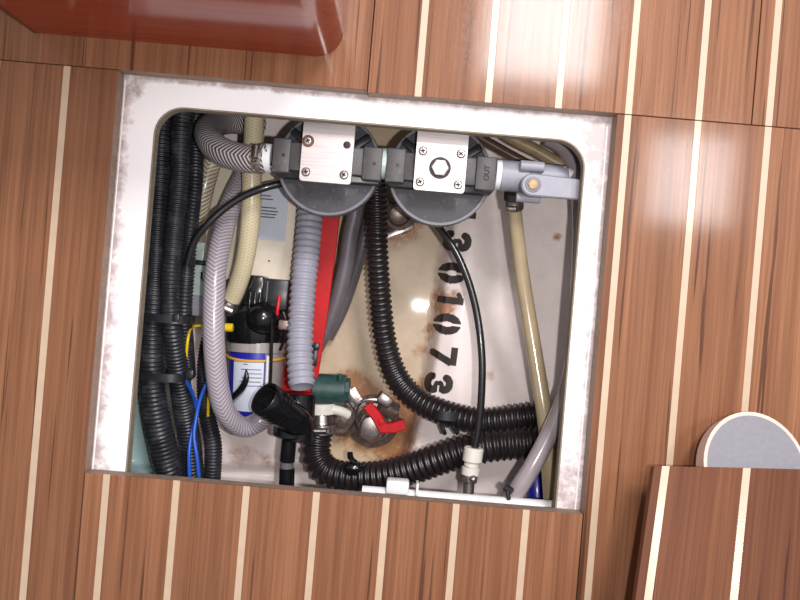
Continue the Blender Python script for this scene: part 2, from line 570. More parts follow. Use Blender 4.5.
TP = 0.014
sub = MB()
hole = (-332, 232, -237, 246)
for (a, b, c, d) in ((-760, 760, -560, hole[2]), (-760, 760, hole[3], 560), (-760, hole[0], hole[2], hole[3]), (hole[1], 760, hole[2], hole[3])):
    p, q = FL(a, d), FL(b, c)
    sub.box(((p.x + q.x) / 2, (p.y + q.y) / 2, -TP - .0055), (q.x - p.x, q.y - p.y, .010))
floor = struct(obj('floor', sub, M['subfloor']))
STRIPE0, PITCH, SW = 212.0, 70.4, 6.9
panels = [  # u0, u1, v0, v1, striped
    (-740, -50.6, -540, -206.4, False),
    (-49.6, 335.0, -540, -204.4, True),
    (336.2, 740, -540, -204.4, True),
    (-740, -300.4, -205.4, 540, True),
    (201.2, 740, -203.4, 540, True),
    (-299.2, 200.2, 198.6, 540, 'front'),
]
for (u0, u1, v0, v1, st) in panels:
    base = MB()
    a, b = FL(u0, v1), FL(u1, v0)
    base.box(((a.x + b.x) / 2, (a.y + b.y) / 2, -(TP + .0015) / 2), (b.x - a.x, b.y - a.y, TP - .0015))
    po = obj('floor_panel', base, M['ply_edge'], floor)
    if not st:
        obj('plank', chamfer_plank(u0, u1, v0, v1, -.0015, 0, .0004), M['teak'], po)
        continue
    STRIPE, PIT = (213.8, 70.2) if st == 'front' else (STRIPE0, PITCH)
    k0 = math.ceil((u0 - STRIPE) / PIT)
    cur = u0
    k = k0
    while True:
        s = STRIPE + k * PIT
        if s - SW / 2 > u1 - 4:
            break
        if s - SW / 2 - cur > 2:
            obj('plank', chamfer_plank(cur, s - SW / 2, v0, v1, -.0015, 0, .00025), M['teak'], po)
        lo = max(cur, s - SW / 2)
        obj('holly_strip', chamfer_plank(lo, s + SW / 2, v0, v1, -.0015, 0, .0001), M['holly'], po)
        cur = s + SW / 2
        k += 1
    if u1 - cur > 2:
        obj('plank', chamfer_plank(cur, u1, v0, v1, -.0015, 0, .00025), M['teak'], po)

# ------------------------------------------------------------------ hatch flange (white moulded ring under the panels)
def rounded(u0, u1, v0, v1, r, n=10):
    pts = []
    for cu, cv, a0 in ((u1 - r, v0 + r, -90), (u1 - r, v1 - r, 0), (u0 + r, v1 - r, 90), (u0 + r, v0 + r, 180)):
        for i in range(n + 1):
            a = math.radians(a0 + 90 * i / n)
            pts.append((cu + r * math.cos(a), cv + r * math.sin(a)))
    return pts
ZF = -TP - .0006
kf = (D - ZF) / D
inn = rounded(-259.5 * kf, 173.5 * kf, -174 * kf, 232 * kf, 30)
def sub_loop(lp, n):
    out = []
    for i in range(len(lp)):
        a, b = lp[i], lp[(i + 1) % len(lp)]
        d = math.hypot(b[0] - a[0], b[1] - a[1])
        m = max(1, int(d / n))
        for k in range(m):
            out.append((a[0] + (b[0] - a[0]) * k / m, a[1] + (b[1] - a[1]) * k / m))
    return out
inn = sub_loop(inn, 6)
cu0, cv0 = -42 * kf, 16 * kf
def out_pt(p, box):
    # carry the inner loop outwards to the rectangle
    u, v = p
    du, dv = u - cu0, v - cv0
    t = 1e9
    if du > 0: t = min(t, (box[1] - cu0) / du)
    if du < 0: t = min(t, (box[0] - cu0) / du)
    if dv > 0: t = min(t, (box[3] - cv0) / dv)
    if dv < 0: t = min(t, (box[2] - cv0) / dv)
    return (cu0 + du * t, cv0 + dv * t)
OB = (-331, 231, -236, 245)
NR = 14
vs, fs = [], []
n = len(inn)
for i in range(NR + 1):
    t = i / NR
    for p in inn:
        q = out_pt(p, OB)
        w_ = FL(p[0] + (q[0] - p[0]) * t, p[1] + (q[1] - p[1]) * t, ZF)
        vs.append(w_)
for i in range(NR):
    for j in range(n):
        k = (j + 1) % n
        fs.append([i * n + j, i * n + k, (i + 1) * n + k, (i + 1) * n + j])
top_n = len(vs)
for p in inn:                                   # underside loop, set back so the ring has thickness
    q = out_pt(p, OB)
    vs.append(FL(p[0], p[1], ZF - .008))
for p in inn:
    q = out_pt(p, OB)
    vs.append(FL(q[0], q[1], ZF - .008))
for j in range(n):
    k = (j + 1) % n
    fs.append([top_n + j, top_n + n + j, top_n + n + k, top_n + k])
    fs.append([NR * n + j, NR * n + k, top_n + n + k, top_n + n + j])
fl = MB().add(vs, fs)
flange = obj('trim_1', fl, M['gelcoat'], recalc=True)
struct(flange)
def dirt_at(p):
    u, v = p.x / S / kf, -p.y / S / kf
    d = 0.0
    el, er, et = u + 291, 196 - u, v + 199
    d = max(d, 1 - el / 19, 1 - er / 20, 1 - et / 7)
    # browner towards the lower right corner and the right side, lower left corner
    d = max(d, 1.5 - math.hypot(u - 194, (v - 205) * .7) / 60)
    d = max(d, .95 + .5 - math.hypot(u - 198, (v + 172) * .5) / 42)
    d = max(d, 1.0 - math.hypot(u + 280, v - 200) / 45)
    d = max(d, 1.1 - math.hypot(u + 281, v + 186) / 22)
    return max(0, min(1, d))
at = flange.data.attributes.new('dirt', 'FLOAT', 'POINT')
org = Vector(flange['_w'])
at.data.foreach_set('value', [dirt_at(v.co + org) for v in flange.data.vertices])
lip = MB()                                      # raw cut edge round the opening
loop_o = [FL(p[0], p[1]).to_2d() for p in inn]
c2 = FL(cu0, cv0).to_2d()
ins = []
for i in range(n):
    a, b = loop_o[i - 1], loop_o[(i + 1) % n]
    d = (b - a).normalized()
    nn = Vector((-d.y, d.x))
    if nn.dot(c2 - loop_o[i]) < 0: nn = -nn
    ins.append(loop_o[i] + nn * .0012)
lip.ring([tuple(p) for p in loop_o], [tuple(p) for p in ins], ZF - .010, ZF - .0004)
obj('cut_edge', lip, M['cut_edge'], flange)
bead = MB()                                     # thin line of sealant near the outer edge
for a, b in (((-292, 200), (-292, -196)), ((192, -190), (192, 205))):
    bead.tube([FL(a[0] * kf, a[1] * kf, ZF + .0002), FL((a[0] + b[0]) / 2 * kf + .4, 0, ZF + .0002), FL(b[0] * kf, b[1] * kf, ZF + .0002)], .0007, seg=8, step=.01)
obj('sealant_bead', bead, M['sealant'], flange)

# ------------------------------------------------------------------ bilge: hull skin and compartment sides
def ss(a, b, x):
    t = max(0.0, min(1.0, (x - a) / (b - a)))
    return t * t * (3 - 2 * t)
XS = [(0, 452), (200, 447), (260, 438), (320, 430), (370, 423), (420, 410), (450, 400), (490, 388), (640, 360)]
def xs_at(py):
    for (a, b), (c, d) in zip(XS[:-1], XS[1:]):
        if py <= c:
            t = max(0, (py - a) / (c - a))
            return b + (d - b) * t
    return XS[-1][1]
def hull_z(px, py):
    t = px - xs_at(py)
    z = -.236 + .030 * ss(0, 13, t) + .052 * ss(15, 170, t)
    z += .004 * math.exp(-((t - 28) / 14) ** 2)
    z -= .010 * math.exp(-((px - 497 - (py - 220) * .12) / 13) ** 2) * (1 - ss(250, 420, py))
    z += .09 * ss(215, 128, px)
    z += .022 * ss(462, 474, py) * (1 - ss(0, 13, t))
    z += .012 * ss(300, 262, px) * ss(380, 430, py)
    return z
X0, X1, Y0, Y1, ST_ = 66, 654, 36, 570, 3
nx, ny = (X1 - X0) // ST_ + 1, (Y1 - Y0) // ST_ + 1
vs, fs, tanv, rustv, tealv = [], [], [], [], []
spots = [(392, 228, 20, 1.0), (408, 222, 16, .9), (352, 384, 16, 1.1), (366, 398, 14, 1.1), (384, 440, 22, .6), (402, 445, 20, .65), (372, 420, 25, 1.1), (348, 424, 22, .8),
         (412, 392, 16, .7), (418, 350, 9, .6), (402, 412, 14, .7), (445, 300, 12, .8), (459, 296, 8, .5), (446, 312, 10, .8), (384, 215, 14, .9), (428, 330, 8, .5), (557, 237, 5, .9),
         (490, 375, 7, .55), (405, 478, 14, .6), (544, 384, 5, 1.2), (576, 260, 8, .5), (240, 455, 16, .55), (266, 460, 9, .55)]
for j in range(ny):
    for i in range(nx):
        px, py = X0 + i * ST_, Y0 + j * ST_
        vs.append(P(px, py, hull_z(px, py)))
        e = xs_at(py)
        tanv.append((1 - ss(-3, 5, px - e)) * ss(300, 312, px) * (1 - ss(466, 472, py)))
        tealv.append(ss(190, 160, px))
        r = .36 * math.exp(-((px - e - 2) / 5) ** 2) * ss(200, 240, py)
        for a, b, c, k in spots:
            q = ((px - a) ** 2 + (py - b) ** 2) / c ** 2
            if q < 6: r += k * math.exp(-q)
        rustv.append(min(1, r))
for j in range(ny - 1):
    for i in range(nx - 1):
        a = j * nx + i
        fs.append([a, a + 1, a + nx + 1, a + nx])
hull = obj('bilge_hull', MB().add(vs, fs), M['hull'], angle=60)
struct(hull)
hull.data.attributes.new('sump', 'FLOAT', 'POINT').data.foreach_set('value', tanv)
hull.data.attributes.new('rust', 'FLOAT', 'POINT').data.foreach_set('value', rustv)
hull.data.attributes.new('teal', 'FLOAT', 'POINT').data.foreach_set('value', tealv)
edges = {'wall_left': [j * nx for j in range(ny)], 'wall_right': [j * nx + nx - 1 for j in range(ny)],
         'wall_back': list(range(nx)), 'wall_front': [(ny - 1) * nx + i for i in range(nx)]}
cen = Vector((-.03, 0, -.1))
M['bulk'] = mk('bilge_side', lin(196, 200, 200), .5, var=.08, dirt=lin(150, 140, 132))
for nm, ids in edges.items():
    mb = MB()
    col = [vs[i] for i in ids][::4] + [vs[ids[-1]]]
    q = []
    for p in col:
        o_ = (p - cen); o_.z = 0; o_.normalize()
        q.append([p, Vector((p.x, p.y, -TP - .002)), Vector((p.x, p.y, -TP - .002)) + o_ * .004, p + o_ * .004])
    vv = [x for r_ in q for x in r_]
    ff = []
    for i in range(len(q) - 1):
        for k in range(4):
            k2 = (k + 1) % 4
            ff.append([4 * i + k, 4 * i + 4 + k, 4 * i + 4 + k2, 4 * i + k2])
    struct(obj(nm, mb.add(vv, ff), M['bulk']))

# stencilled number on the ridge of the hull
def seg_d(p, a, b):
    ax, ay = a; bx, by = b; x, y = p
    dx, dy = bx - ax, by - ay
    t = max(0, min(1, ((x - ax) * dx + (y - ay) * dy) / (dx * dx + dy * dy)))
    return math.hypot(x - ax - dx * t, y - ay - dy * t)
def arc_d(p, c, rx, ry, a0, a1):
    pts = [(c[0] + rx * math.cos(math.radians(a0 + (a1 - a0) * i / 14)), c[1] + ry * math.sin(math.radians(a0 + (a1 - a0) * i / 14))) for i in range(15)]
    return min(seg_d(p, pts[i], pts[i + 1]) for i in range(14))
def glyph(ch, p):
    x, y = p
    if ch == '0':
        d = arc_d(p, (.5, .65), .33, .50, 0, 360)
        return d < .19 and abs(x - .5) > .055
    if ch == '1':
        return (abs(x - .52) < .17 and 0 <= y <= 1.3) or (seg_d(p, (.20, 1.02), (.45, 1.18)) < .11)
    if ch == '7':
        return (abs(y - 1.14) < .16 and .04 < x < .92) or (seg_d(p, (.80, 1.02), (.36, .08)) < .17 and y < .97)
    if ch == '3':
        d = min(arc_d(p, (.46, .95), .30, .23, 165, -80), arc_d(p, (.46, .36), .34, .25, 80, -165))
        return d < .18 and not (abs(y - .66) < .05 and x > .55)
    return False
num = MB()
GW = 20.5
for ch, cx, cy in (('1', 463, 214), ('3', 457, 242), ('0', 452, 273), ('1', 450.5, 300), ('0', 447, 324), ('7', 444, 356), ('3', 438.5, 384)):
    dx, dy = -18 / 143, 142 / 143
    rx, ry = 142 / 143, 18 / 143
    N = 34
    st = 1.0 / N
    idx = {}
    vv, ff = [], []
    def vert(i, j):
        if (i, j) not in idx:
            a, b = (i * st - .5) * GW, (j * st - .65) * GW
            px, py = cx + dx * a + rx * b, cy + dy * a + ry * b
            idx[(i, j)] = len(vv)
            vv.append(P(px, py, hull_z(px, py) + .0009))
        return idx[(i, j)]
    for i in range(-1, N + 2):
        for j in range(-2, int(1.3 * N) + 3):
            if glyph(ch, ((i + .5) * st, (j + .5) * st)):
                ff.append([vert(i, j), vert(i + 1, j), vert(i + 1, j + 1), vert(i, j + 1)])
    num.add(vv, ff)
obj('stencilled_number', num, M['stencil'], hull)

# ------------------------------------------------------------------ mahogany plinth, upper left
def plinth():
    u0, u1, v1, r = -384, -78, -235.6, 28
    t = thing('locker_plinth', 'polished red-brown mahogany plinth with rounded corner standing on the sole', 'furniture', FL(-230, -380, 0))
    def outline(u0, u1, v0, v1, r):
        pts = [(u0, v0), (u0, v1)]
        for i in range(11):
            a = math.radians(90 - 90 * i / 10)
            pts.append((u1 - r + r * math.cos(a), v1 - r + r * math.sin(a)))
        pts.append((u1, v0))
        return [tuple(FL(*p).to_2d()) for p in pts]
    obj('body', MB().prism(outline(u0, u1, -530, v1, r), 0.0002, .24, .002), M['mahogany'], t)
    a = FL(u0 - 1.5, v1 - 2)
    obj('corner_strip', MB().box((a.x, a.y + .004, .12), (.004, .012, .2396), .001), M['mahogany_dark'], t)
    obj('top', MB().prism(outline(u0 - 6, u1 + 6, -534, v1 + 6, r + 6), .24, .258, .003), M['mahogany'], t)
plinth()

# plinth of the berth in front of the hatch, below the picture: carries the lifted panel
b = thing('berth_plinth', 'mahogany berth front holding up the lifted floor panel', 'furniture', Vector((.19, -.40, 0)))
def lid_frame():
    O = P(666, 466, .05)
    eb = (P(648, 600, .08) - O).normalized()
    ea = (P(747, 468, .05) - O).normalized()      # the end of the panel is cut a little askew
    en = ea.cross(eb).normalized(); en = en if en.z > 0 else -en
    return O, ea, eb, en
LO, LA, LB, LN = lid_frame()
LT = .008
# top edge of the plinth touches the panel's underside along y = -0.275
yk = -.285
tb = (yk - LO.y) / LB.y
zk = (LO + LB * tb - LN * LT).z
obj('body', MB().box((.20, yk - .10, (zk - .0125) / 2), (.62, .20, zk - .0135), .002), M['mahogany'], b)
obj('top', MB().box((.20, yk - .10, zk - .0075), (.62, .20, .012), .003), M['mahogany'], b)

# lifted floor panel with half-round tongue, lower right
def lid():
    t = thing('lifted_floor_panel', 'loose striped floor panel lifted and tilted, its grey half-round tongue sticking out', 'panel', LO.copy())
    LBo = LN.cross(LA); LBo = LBo if LBo.dot(LB) > 0 else -LBo
    pit = (P(747, 468, .05) - LO).length
    x0 = -L(12, .05)
    x1, ylen = x0 + pit * 6, .40
    def slab(xa, xb, za, zb, ch):
        vs = []
        for z, i in ((za, 0), (zb - ch, 0), (zb, ch)):
            for x, y in ((xa + i, i), (xb - i, i), (xb - i, ylen - i), (xa + i, ylen - i)):
                vs.append(LO + LA * x + LB * y + LN * z)
        fs = [[3, 2, 1, 0], [8, 9, 10, 11]]
        for k in (0, 4):
            for i in range(4):
                j = (i + 1) % 4
                fs.append([k + i, k + j, k + 4 + j, k + 4 + i])
        xy = [(xa, 0), (xb, 0), (xb, ylen), (xa, ylen)]
        return MB().add(vs, fs, [[xy[k % 4] for k in f] for f in fs])
    base = obj('backing_board', slab(x0, x1, -LT, -.0016, 0), M['teak_lid'], t)
    sw = L(7.8, .05)
    cur = x0
    for k in range(6):
        s = k * pit
        if s - sw / 2 - cur > .001:
            obj('plank', slab(cur, s - sw / 2, -.0016, 0, .0002), M['teak_lid'], t)
        obj('holly_strip', slab(s - sw / 2, s + sw / 2, -.0016, 0, .0001), M['holly'], t)
        cur = s + sw / 2
    obj('plank', slab(cur, x1, -.0016, 0, .0002), M['teak_lid'], t)
    # tongue: half disc under the top edge
    a = P(707, 467, .075); 
    xc = L(92, .03); rr = L(51, .03)
    def disc(za, zb, r, grow=0):
        pts = []
        for i in range(25):
            an = PI * i / 24
            pts.append((xc + r * math.cos(an), -r * 1.12 * math.sin(an)))
        pts += [(xc - r, .03), (xc + r, .03)]
        vs = []
        for z in (za, zb):
            for x, y in pts:
                vs.append(LO + LA * x + LBo * y + LN * z)
        m = len(pts)
        fs = [list(range(m)), list(range(m, 2 * m))]
        for i in range(m):
            j = (i + 1) % m
            fs.append([i, j, m + j, m + i])
        return MB().add(vs, fs)
    tg = obj('tongue', disc(-LT - .016, -LT - .0004, rr), M['tongue_edge'], t)
    lab(tg, 'half-round plywood tongue with pale edge')
    obj('tongue_face', disc(-LT - .0004, -LT, rr - .0026), M['tongue_face'], tg)
M['teak_lid'] = wood('teak_lid', lin(98, 54, 36), lin(124, 78, 52), lin(60, 30, 20), rough=.3, coat=.0, kind='UV')
lid()

# ------------------------------------------------------------------ pumps and manifold
AX = -.0545
def screw(px, py, z, parent, r=4.6, rusty=False):
    c = P(px, py, z)
    R = L(r, z)
    s = obj('screw', MB().lathe(c, (0, 0, 1), [(-.001, R), (.0006, R), (.0016, R * .72), (.0019, 0)], 16), M['steel_dirty'], parent)
    a = random.uniform(0, 1.5)
    mb = MB()
    for k in (0, 1):
        mb.box(c + Vector((0, 0, .0017)), (R * 1.05, R * .28, .0008), 0, Matrix.Rotation(a + k * PI / 2, 3, 'Z'))
    obj('cross_slot', mb, M['stencil'], s)
    if rusty:
        obj('rust_ring', MB().lathe(c, (0, 0, 1), [(0, R * 1.35), (.0004, R * 1.3), (.0004, R)], 20), M['rust'], s)
def pump(label, cx, cy, plate, screws, nuts, hexbolt=None, hole=None, text=None):
    z = -.060
    c = P(cx, cy, z)
    R = L(52, z)
    t = thing('bilge_pump', label, 'pump', Vector((c.x, c.y, -.105)))
    obj('housing', MB().lathe(Vector((c.x, c.y, 0)), (0, 0, 1), [(-.105, 0), (-.105, R * .55), (-.100, R * .62), (-.080, R * .68), (-.074, R * .96), (-.068, R * .97)], 48), M['black'], t)
    obj('cover_disc', MB().lathe(Vector((c.x, c.y, 0)), (0, 0, 1), [(-.070, R * .95), (-.0625, R * .93), (-.0615, R * .5), (-.0612, 0)], 48), M['disc'], t)
    obj('rim', MB().lathe(Vector((c.x, c.y, 0)), (0, 0, 1), [(-.074, R * .97), (-.072, R), (-.062, R), (-.0605, R * .985), (-.0605, R * .935), (-.0625, R * .925)], 64), M['rim'], t)
    sp = MB()
    for an in (38, 142):
        d = Vector((math.cos(math.radians(an)), math.sin(math.radians(an)), 0))
        sp.box(Vector((c.x, c.y, -.060)) + d * R * .62, (R * .66, .007, .006), .001, Matrix.Rotation(math.radians(an), 3, 'Z'))
    obj('spoke', sp, M['black'], t)['kind'] = 'stuff'
    # valve chest: dark block through which the nuts are joined
    a, e = nuts[0][0], nuts[-1][1]
    ya = (nuts[0][2] + nuts[0][3]) / 2 + (cx - (nuts[0][0] + nuts[0][1]) / 2) * .0837
    obj('valve_chest', MB().pbox(cx - 40, ya - 14, cx + 40, ya + 14, -.043, -.066, .0015), M['nut_black'], t)
    obj('lower_block', MB().pbox(cx - 52, ya - 4, cx + 52, ya + 22, -.052, -.0635, .0015), M['black'], t)
    x0, y0, x1, y1 = plate
    zt = -.034
    k = L(1, zt)
    pc = P((x0 + x1) / 2, (y0 + y1) / 2, zt)
    wv, hv = (x1 - x0) * k / 2, (y1 - y0) * k / 2
    ext = .012
    rr = .003
    poly = [(pc.x - wv, pc.y + hv + ext), (pc.x + wv, pc.y + hv + ext)]
    for sx in (1, -1):
        for i in range(5):
            an = math.radians((0 if sx > 0 else -90) - 90 * i / 4)
            poly.append((pc.x + sx * (wv - rr) + rr * math.cos(an), pc.y - hv + rr + rr * math.sin(an)))
    br = obj('bracket', MB().prism(poly, zt - .0022, zt, .0004), M['brushed'], t)
    lab(br, 'brushed stainless plate')
    up = MB().box((pc.x, pc.y + hv + ext, zt + .0035), (2 * wv, .0022, .0095), .0004)
    obj('bracket_flange', up, M['brushed'], br)
    obj('spacer', MB().box((pc.x, pc.y + .0, zt - .006), (wv * 1.7, hv * 1.5, .008), .001), M['black'], t)
    for i, (sx, sy, ru) in enumerate(screws):
        screw(sx, sy, zt, t, rusty=ru)
    if hole:
        obj('empty_hole', MB().lathe(P(*hole, zt), (0, 0, 1), [(.0002, L(3.8, zt)), (.0005, L(3, zt)), (.0003, 0)], 16), M['stencil'], t)
    if hexbolt:
        c2 = P(*hexbolt, zt)
        obj('bolt_seat', MB().lathe(c2, (0, 0, 1), [(0, L(11, zt)), (.0005, L(11, zt)), (.0006, L(8.6, zt)), (.0001, 0)], 32), M['stencil'], t)
        obj('hex_bolt', MB().lathe(c2, (0, 0, 1), [(-.001, L(8.6, zt)), (.003, L(8.6, zt)), (.0036, L(7.6, zt)), (.0036, 0)], 6), M['white_steel'], t)
    for (a, e, ty, by) in nuts:
        nb = obj('union_nut', MB().pbox(a, ty, e, by, -.040, -.069, .0012), M['nut_black'], t)
        cxn = (a + e) / 2
        if text and e > 480:
            cu = bpy.data.curves.new('lettering', 'FONT')
            cu.body = text; cu.size = .0062; cu.extrude = .0003; cu.offset = .0003
            cu.align_x = 'CENTER'; cu.align_y = 'CENTER'
            to = bpy.data.objects.new('tmp', cu)
            C.objects.link(to)
            me = bpy.data.meshes.new_from_object(to.evaluated_get(bpy.context.evaluated_depsgraph_get()))
            bpy.data.objects.remove(to)
            lo = bpy.data.objects.new('raised_lettering', me)
            C.objects.link(lo)
            me.materials.append(M['stencil'])
            lo.parent = nb
            lo.location = P(487, 173, -.0399) - Vector(t['_w'])
            lo.rotation_euler = (0, 0, PI / 2)
            lo['_w'] = tuple(t['_w'])
        else:
            m = P(cxn + 2, (ty + by) / 2, -.0402)
            obj('moulded_dot', MB().lathe(m, (0, 0, 1), [(0, .0016), (.0005, .0013), (.0005, 0)], 12), M['black'], nb)
    return t
M['white_steel'] = mk('bright_steel', lin(226, 224, 222), .35, metal=.4, var=.04)
pump('round black pump with rust-ringed screw in its steel plate, left of the pair', 329, 164, (301, 123, 353.5, 183),
     [(308, 141, True), (306, 172, False), (344, 175, False)], [(272.5, 290, 138, 172), (362.5, 382, 147, 180)], hole=(347, 145))
pump('round black pump with hexagonal bolt in its steel plate, right of the pair', 440, 174, (415, 132, 467, 192),
     [(423, 151, False), (461, 154, False), (420, 182, False), (458, 185, False)], [(386, 405, 148, 182), (476, 496, 156.5, 190)], hexbolt=(440, 168), text='OUT')
def cx_disc(name, px0, py0, px1, py1, r, mat, parent, z=AX, **k):
    return obj(name, MB().cyl(P(px0, py0, z), P(px1, py1, z), L(r, z), **k), M[mat], parent)
t = thing('joint_ring', 'pale ring joining the two black pumps', 'ring', P(384, 164, AX))
cx_disc('ring', 380.5, 163.5, 387.5, 164.2, 15.5, 'clear_green', t)
cx_disc('thread', 376, 163, 392, 164.5, 12, 'nylon', t)

# grey ball valve at the right end of the manifold
t = thing('ball_valve', 'grey plastic ball valve with flat lever beside the right pump', 'valve', P(520, 180, -.07))
cx_disc('collar_ring', 495, 174.4, 501, 175, 15, 'white_plastic', t)
cx_disc('inlet', 500, 175, 528, 177.8, 15.5, 'valve_grey', t)
obj('ball_chamber', MB().sphere(P(532, 181, AX), L(17, AX), 24, (1, 1, .8)), M['valve_grey'], t)
cx_disc('outlet', 538, 176, 566, 178.5, 13, 'valve_grey', t)
obj('stop_lug', MB().cyl(P(520, 165.5, -.040), P(544, 167.5, -.040), L(5.5, -.04)), M['valve_grey'], t)
obj('stop_lug', MB().cyl(P(516, 197, -.043), P(540, 199, -.043), L(4.8, -.043)), M['valve_grey'], t)
zt = -.029
k = L(1, zt)
c = P(533, 184.5, zt); e = P(592, 190, zt)
poly = []
r0 = L(11.5, zt)
for i in range(13):
    a = math.radians(90 + 180 * i / 12)
    poly.append((c.x + r0 * math.cos(a), c.y + r0 * math.sin(a)))
poly += [(e.x, e.y - r0 * .9), (e.x, e.y + r0 * .82)]
lv = obj('lever', MB().prism(poly, zt - .006, zt, .0012), M['valve_grey'], t)
obj('boss', MB().lathe(c, (0, 0, 1), [(-.012, L(12, zt)), (.0004, L(8, zt)), (.0006, L(6.6, zt)), (.0002, 0)], 24), M['rim'], t)
obj('pivot_screw', MB().lathe(c, (0, 0, 1), [(0, L(5.6, zt)), (.0016, L(5.2, zt)), (.0022, L(3, zt)), (.0018, 0)], 6), M['brass'], t)
obj('outlet_cap', MB().cyl(P(562, 170, -.05), P(572, 175, -.05), L(5, -.05)), M['white_plastic'], t)

# ------------------------------------------------------------------ hoses
def PT(pts):
    return [P(*p) for p in pts]
def hose(name, label, cat, pts, r, mat, rib=None, seg=16, group=None, **kw):
    """r in picture units at the first and last depth"""
    w3 = PT(pts)
    if isinstance(r, (list, tuple)):
        rad = [L(a, p[2]) for a, p in zip(r, pts)]
    else:
        zm = sum(p[2] for p in pts) / len(pts)
        rad = L(r, zm)
    o = obj(name, MB().tube(w3, rad, seg=seg, rib=rib, **kw), M[mat], angle=50)
    tag(o, label, cat, group)
    return o
def clamp(parent, p0, p1, r, screw_dir=(0, 0, 1)):
    """worm-drive hose clamp around the axis p0-p1"""
    p0, p1 = Vector(p0), Vector(p1)
    ax = (p1 - p0).normalized()
    h = (p1 - p0).length
    b = obj('hose_clamp', MB().lathe(p0, ax, [(0, r * .98), (0, r * 1.07), (h, r * 1.07), (h, r * .98)], 28), M['steel_dirty'], parent)
    d = Vector(screw_dir); d = (d - ax * d.dot(ax)).normalized()
    c = (p0 + p1) / 2 + d * r * 1.16
    sd = ax.cross(d)
    obj('worm_screw', MB().cyl(c - sd * r * .5, c + sd * r * .5, h * .38, seg=12).cyl(c + sd * r * .5, c + sd * r * .72, h * .3, seg=6), M['steel'], b)
    return b

h1 = hose('braided_hose', 'dark braided hose curving from clamp left of the left pump', 'hose',
          [(270, 157, AX), (256, 159.5, AX), (238, 157, -.056), (221, 151, -.061), (211, 142, -.072), (208, 131, -.090), (215, 124, -.112), (230, 121, -.130), (262, 122, -.147)], 13.6, 'braid_dark', seg=24)
clamp(h1, P(253, 158.5, AX), P(263, 159.5, AX), L(13.8, AX), (0, .25, 1))
obj('hose_end_collar', MB().cyl(P(264, 158, AX), P(272, 158.6, AX), L(14.5, AX)), M['white_plastic'], h1)

h2 = hose('braided_hose', 'thick pale grey braided hose hanging in a long U over the blue labelled filter', 'hose',
          [(253, 148, -.149), (249, 160, -.144), (244, 175, -.136), (231, 205, -.118), (220, 245, -.094), (214.5, 285, -.08), (214, 340, -.078), (218, 385, -.085), (226, 413, -.095), (242, 427, -.112), (260, 421, -.122), (275, 404, -.122)],
          10.4, 'braid_white', seg=24)
h3 = hose('braided_hose', 'cream braided hose running down into black filter head', 'hose',
          [(255, 98, -.104), (254, 130, -.104), (252, 170, -.104), (251.5, 205, -.108), (248.5, 238, -.116), (243, 268, -.126), (235, 292, -.136), (229, 304, -.142)], 9.6, 'braid_cream', seg=24)
clamp(h3, P(232.5, 298, -.139), P(226.5, 309, -.145), L(10, -.14), (.4, .2, 1))
hose('braided_hose', 'old yellowish braided hose beside the black conduits', 'hose',
     [(220, 142, -.14), (211, 165, -.137), (204, 190, -.137), (199, 214, -.145), (196, 238, -.166), (194, 262, -.19)], 9.5, 'braid_old', seg=20)

# split conduits down the left side
hose('cable_conduit', 'thick black ribbed conduit against the left side of hatch', 'conduit',
     [(174, 96, -.094), (163, 130, -.092), (160, 180, -.09), (157.5, 230, -.087), (154.5, 290, -.084), (152, 340, -.086), (152.5, 385, -.09), (157, 420, -.096), (165, 455, -.104), (173, 490, -.112), (180, 530, -.12)],
     [10.5, 10.5, 10.5, 10.5, 10.8, 11, 12, 13, 13.5, 13.5, 13.5], 'loom', rib=(.0040, .0005), seg=20)
hose('cable_conduit', 'middle black ribbed conduit, second from the left side', 'conduit',
     [(184, 96, -.068), (181, 130, -.068), (179.5, 180, -.068), (174.5, 230, -.066), (170.5, 290, -.07), (172.5, 330, -.074), (178, 370, -.092), (184, 408, -.113), (190, 445, -.127), (194, 490, -.14)],
     [9.5, 9.5, 9, 9, 9, 9, 10, 10.8, 10.8, 10.8], 'loom', rib=(.0036, .0005), seg=20)
hose('cable_conduit', 'thin black ribbed conduit, third from the left side', 'conduit',
     [(196, 96, -.128), (196, 130, -.124), (195, 180, -.106), (190, 230, -.094), (186, 280, -.092), (184, 315, -.097), (186, 345, -.112), (188, 375, -.136)], 7.5, 'loom', rib=(.0034, .0005), seg=18)
hose('split_conduit', 'narrow black split conduit beside the blue wires', 'conduit',
     [(214, 320, -.127), (206, 345, -.127), (203, 380, -.133), (207, 415, -.139), (213, 445, -.144), (212, 480, -.148), (210, 515, -.15)], [5.5, 6, 6, 8, 8.5, 8.5, 8.5], 'loom', rib=(.0032, .0005), seg=16)
def tie(label, cpx, cpy, zc, rx, rz, width, head=None, tails=()):
    c = P(cpx, cpy, zc)
    pts = []
    for i in range(28):
        a = 2 * PI * i / 28
        ca, sa = math.cos(a), math.sin(a)
        f = lambda q: math.copysign(abs(q) ** .7, q)
        pts.append(c + Vector((L(rx, zc) * f(ca), 0, rz * f(sa))))
    o = obj('cable_tie', MB().band(pts, (0, 1, 0), L(width, zc), .0012), M['black'])
    tag(o, label, 'cable tie')
    if head:
        obj('tie_head', MB().box(P(*head, zc + rz + .0015), (.006, .007, .004), .0008), M['black'], o)
    for a, b, c_, d in tails:
        obj('tie_end', MB().tube([P(a, b, zc + rz * .6), P((a + c_) / 2, (b + d) / 2, zc + rz * .9), P(c_, d, zc + rz * .8)], .0022, seg=8), M['black'], o)
    return o
tie('black cable tie wrapped round the conduits on the left side', 168.5, 318, -.081, 24, .019, 8, head=(176, 318))

tie('black cable tie round the two thick conduits, lower of the two ties', 164.5, 375, -.090, 25, .021, 8, head=(190, 374))
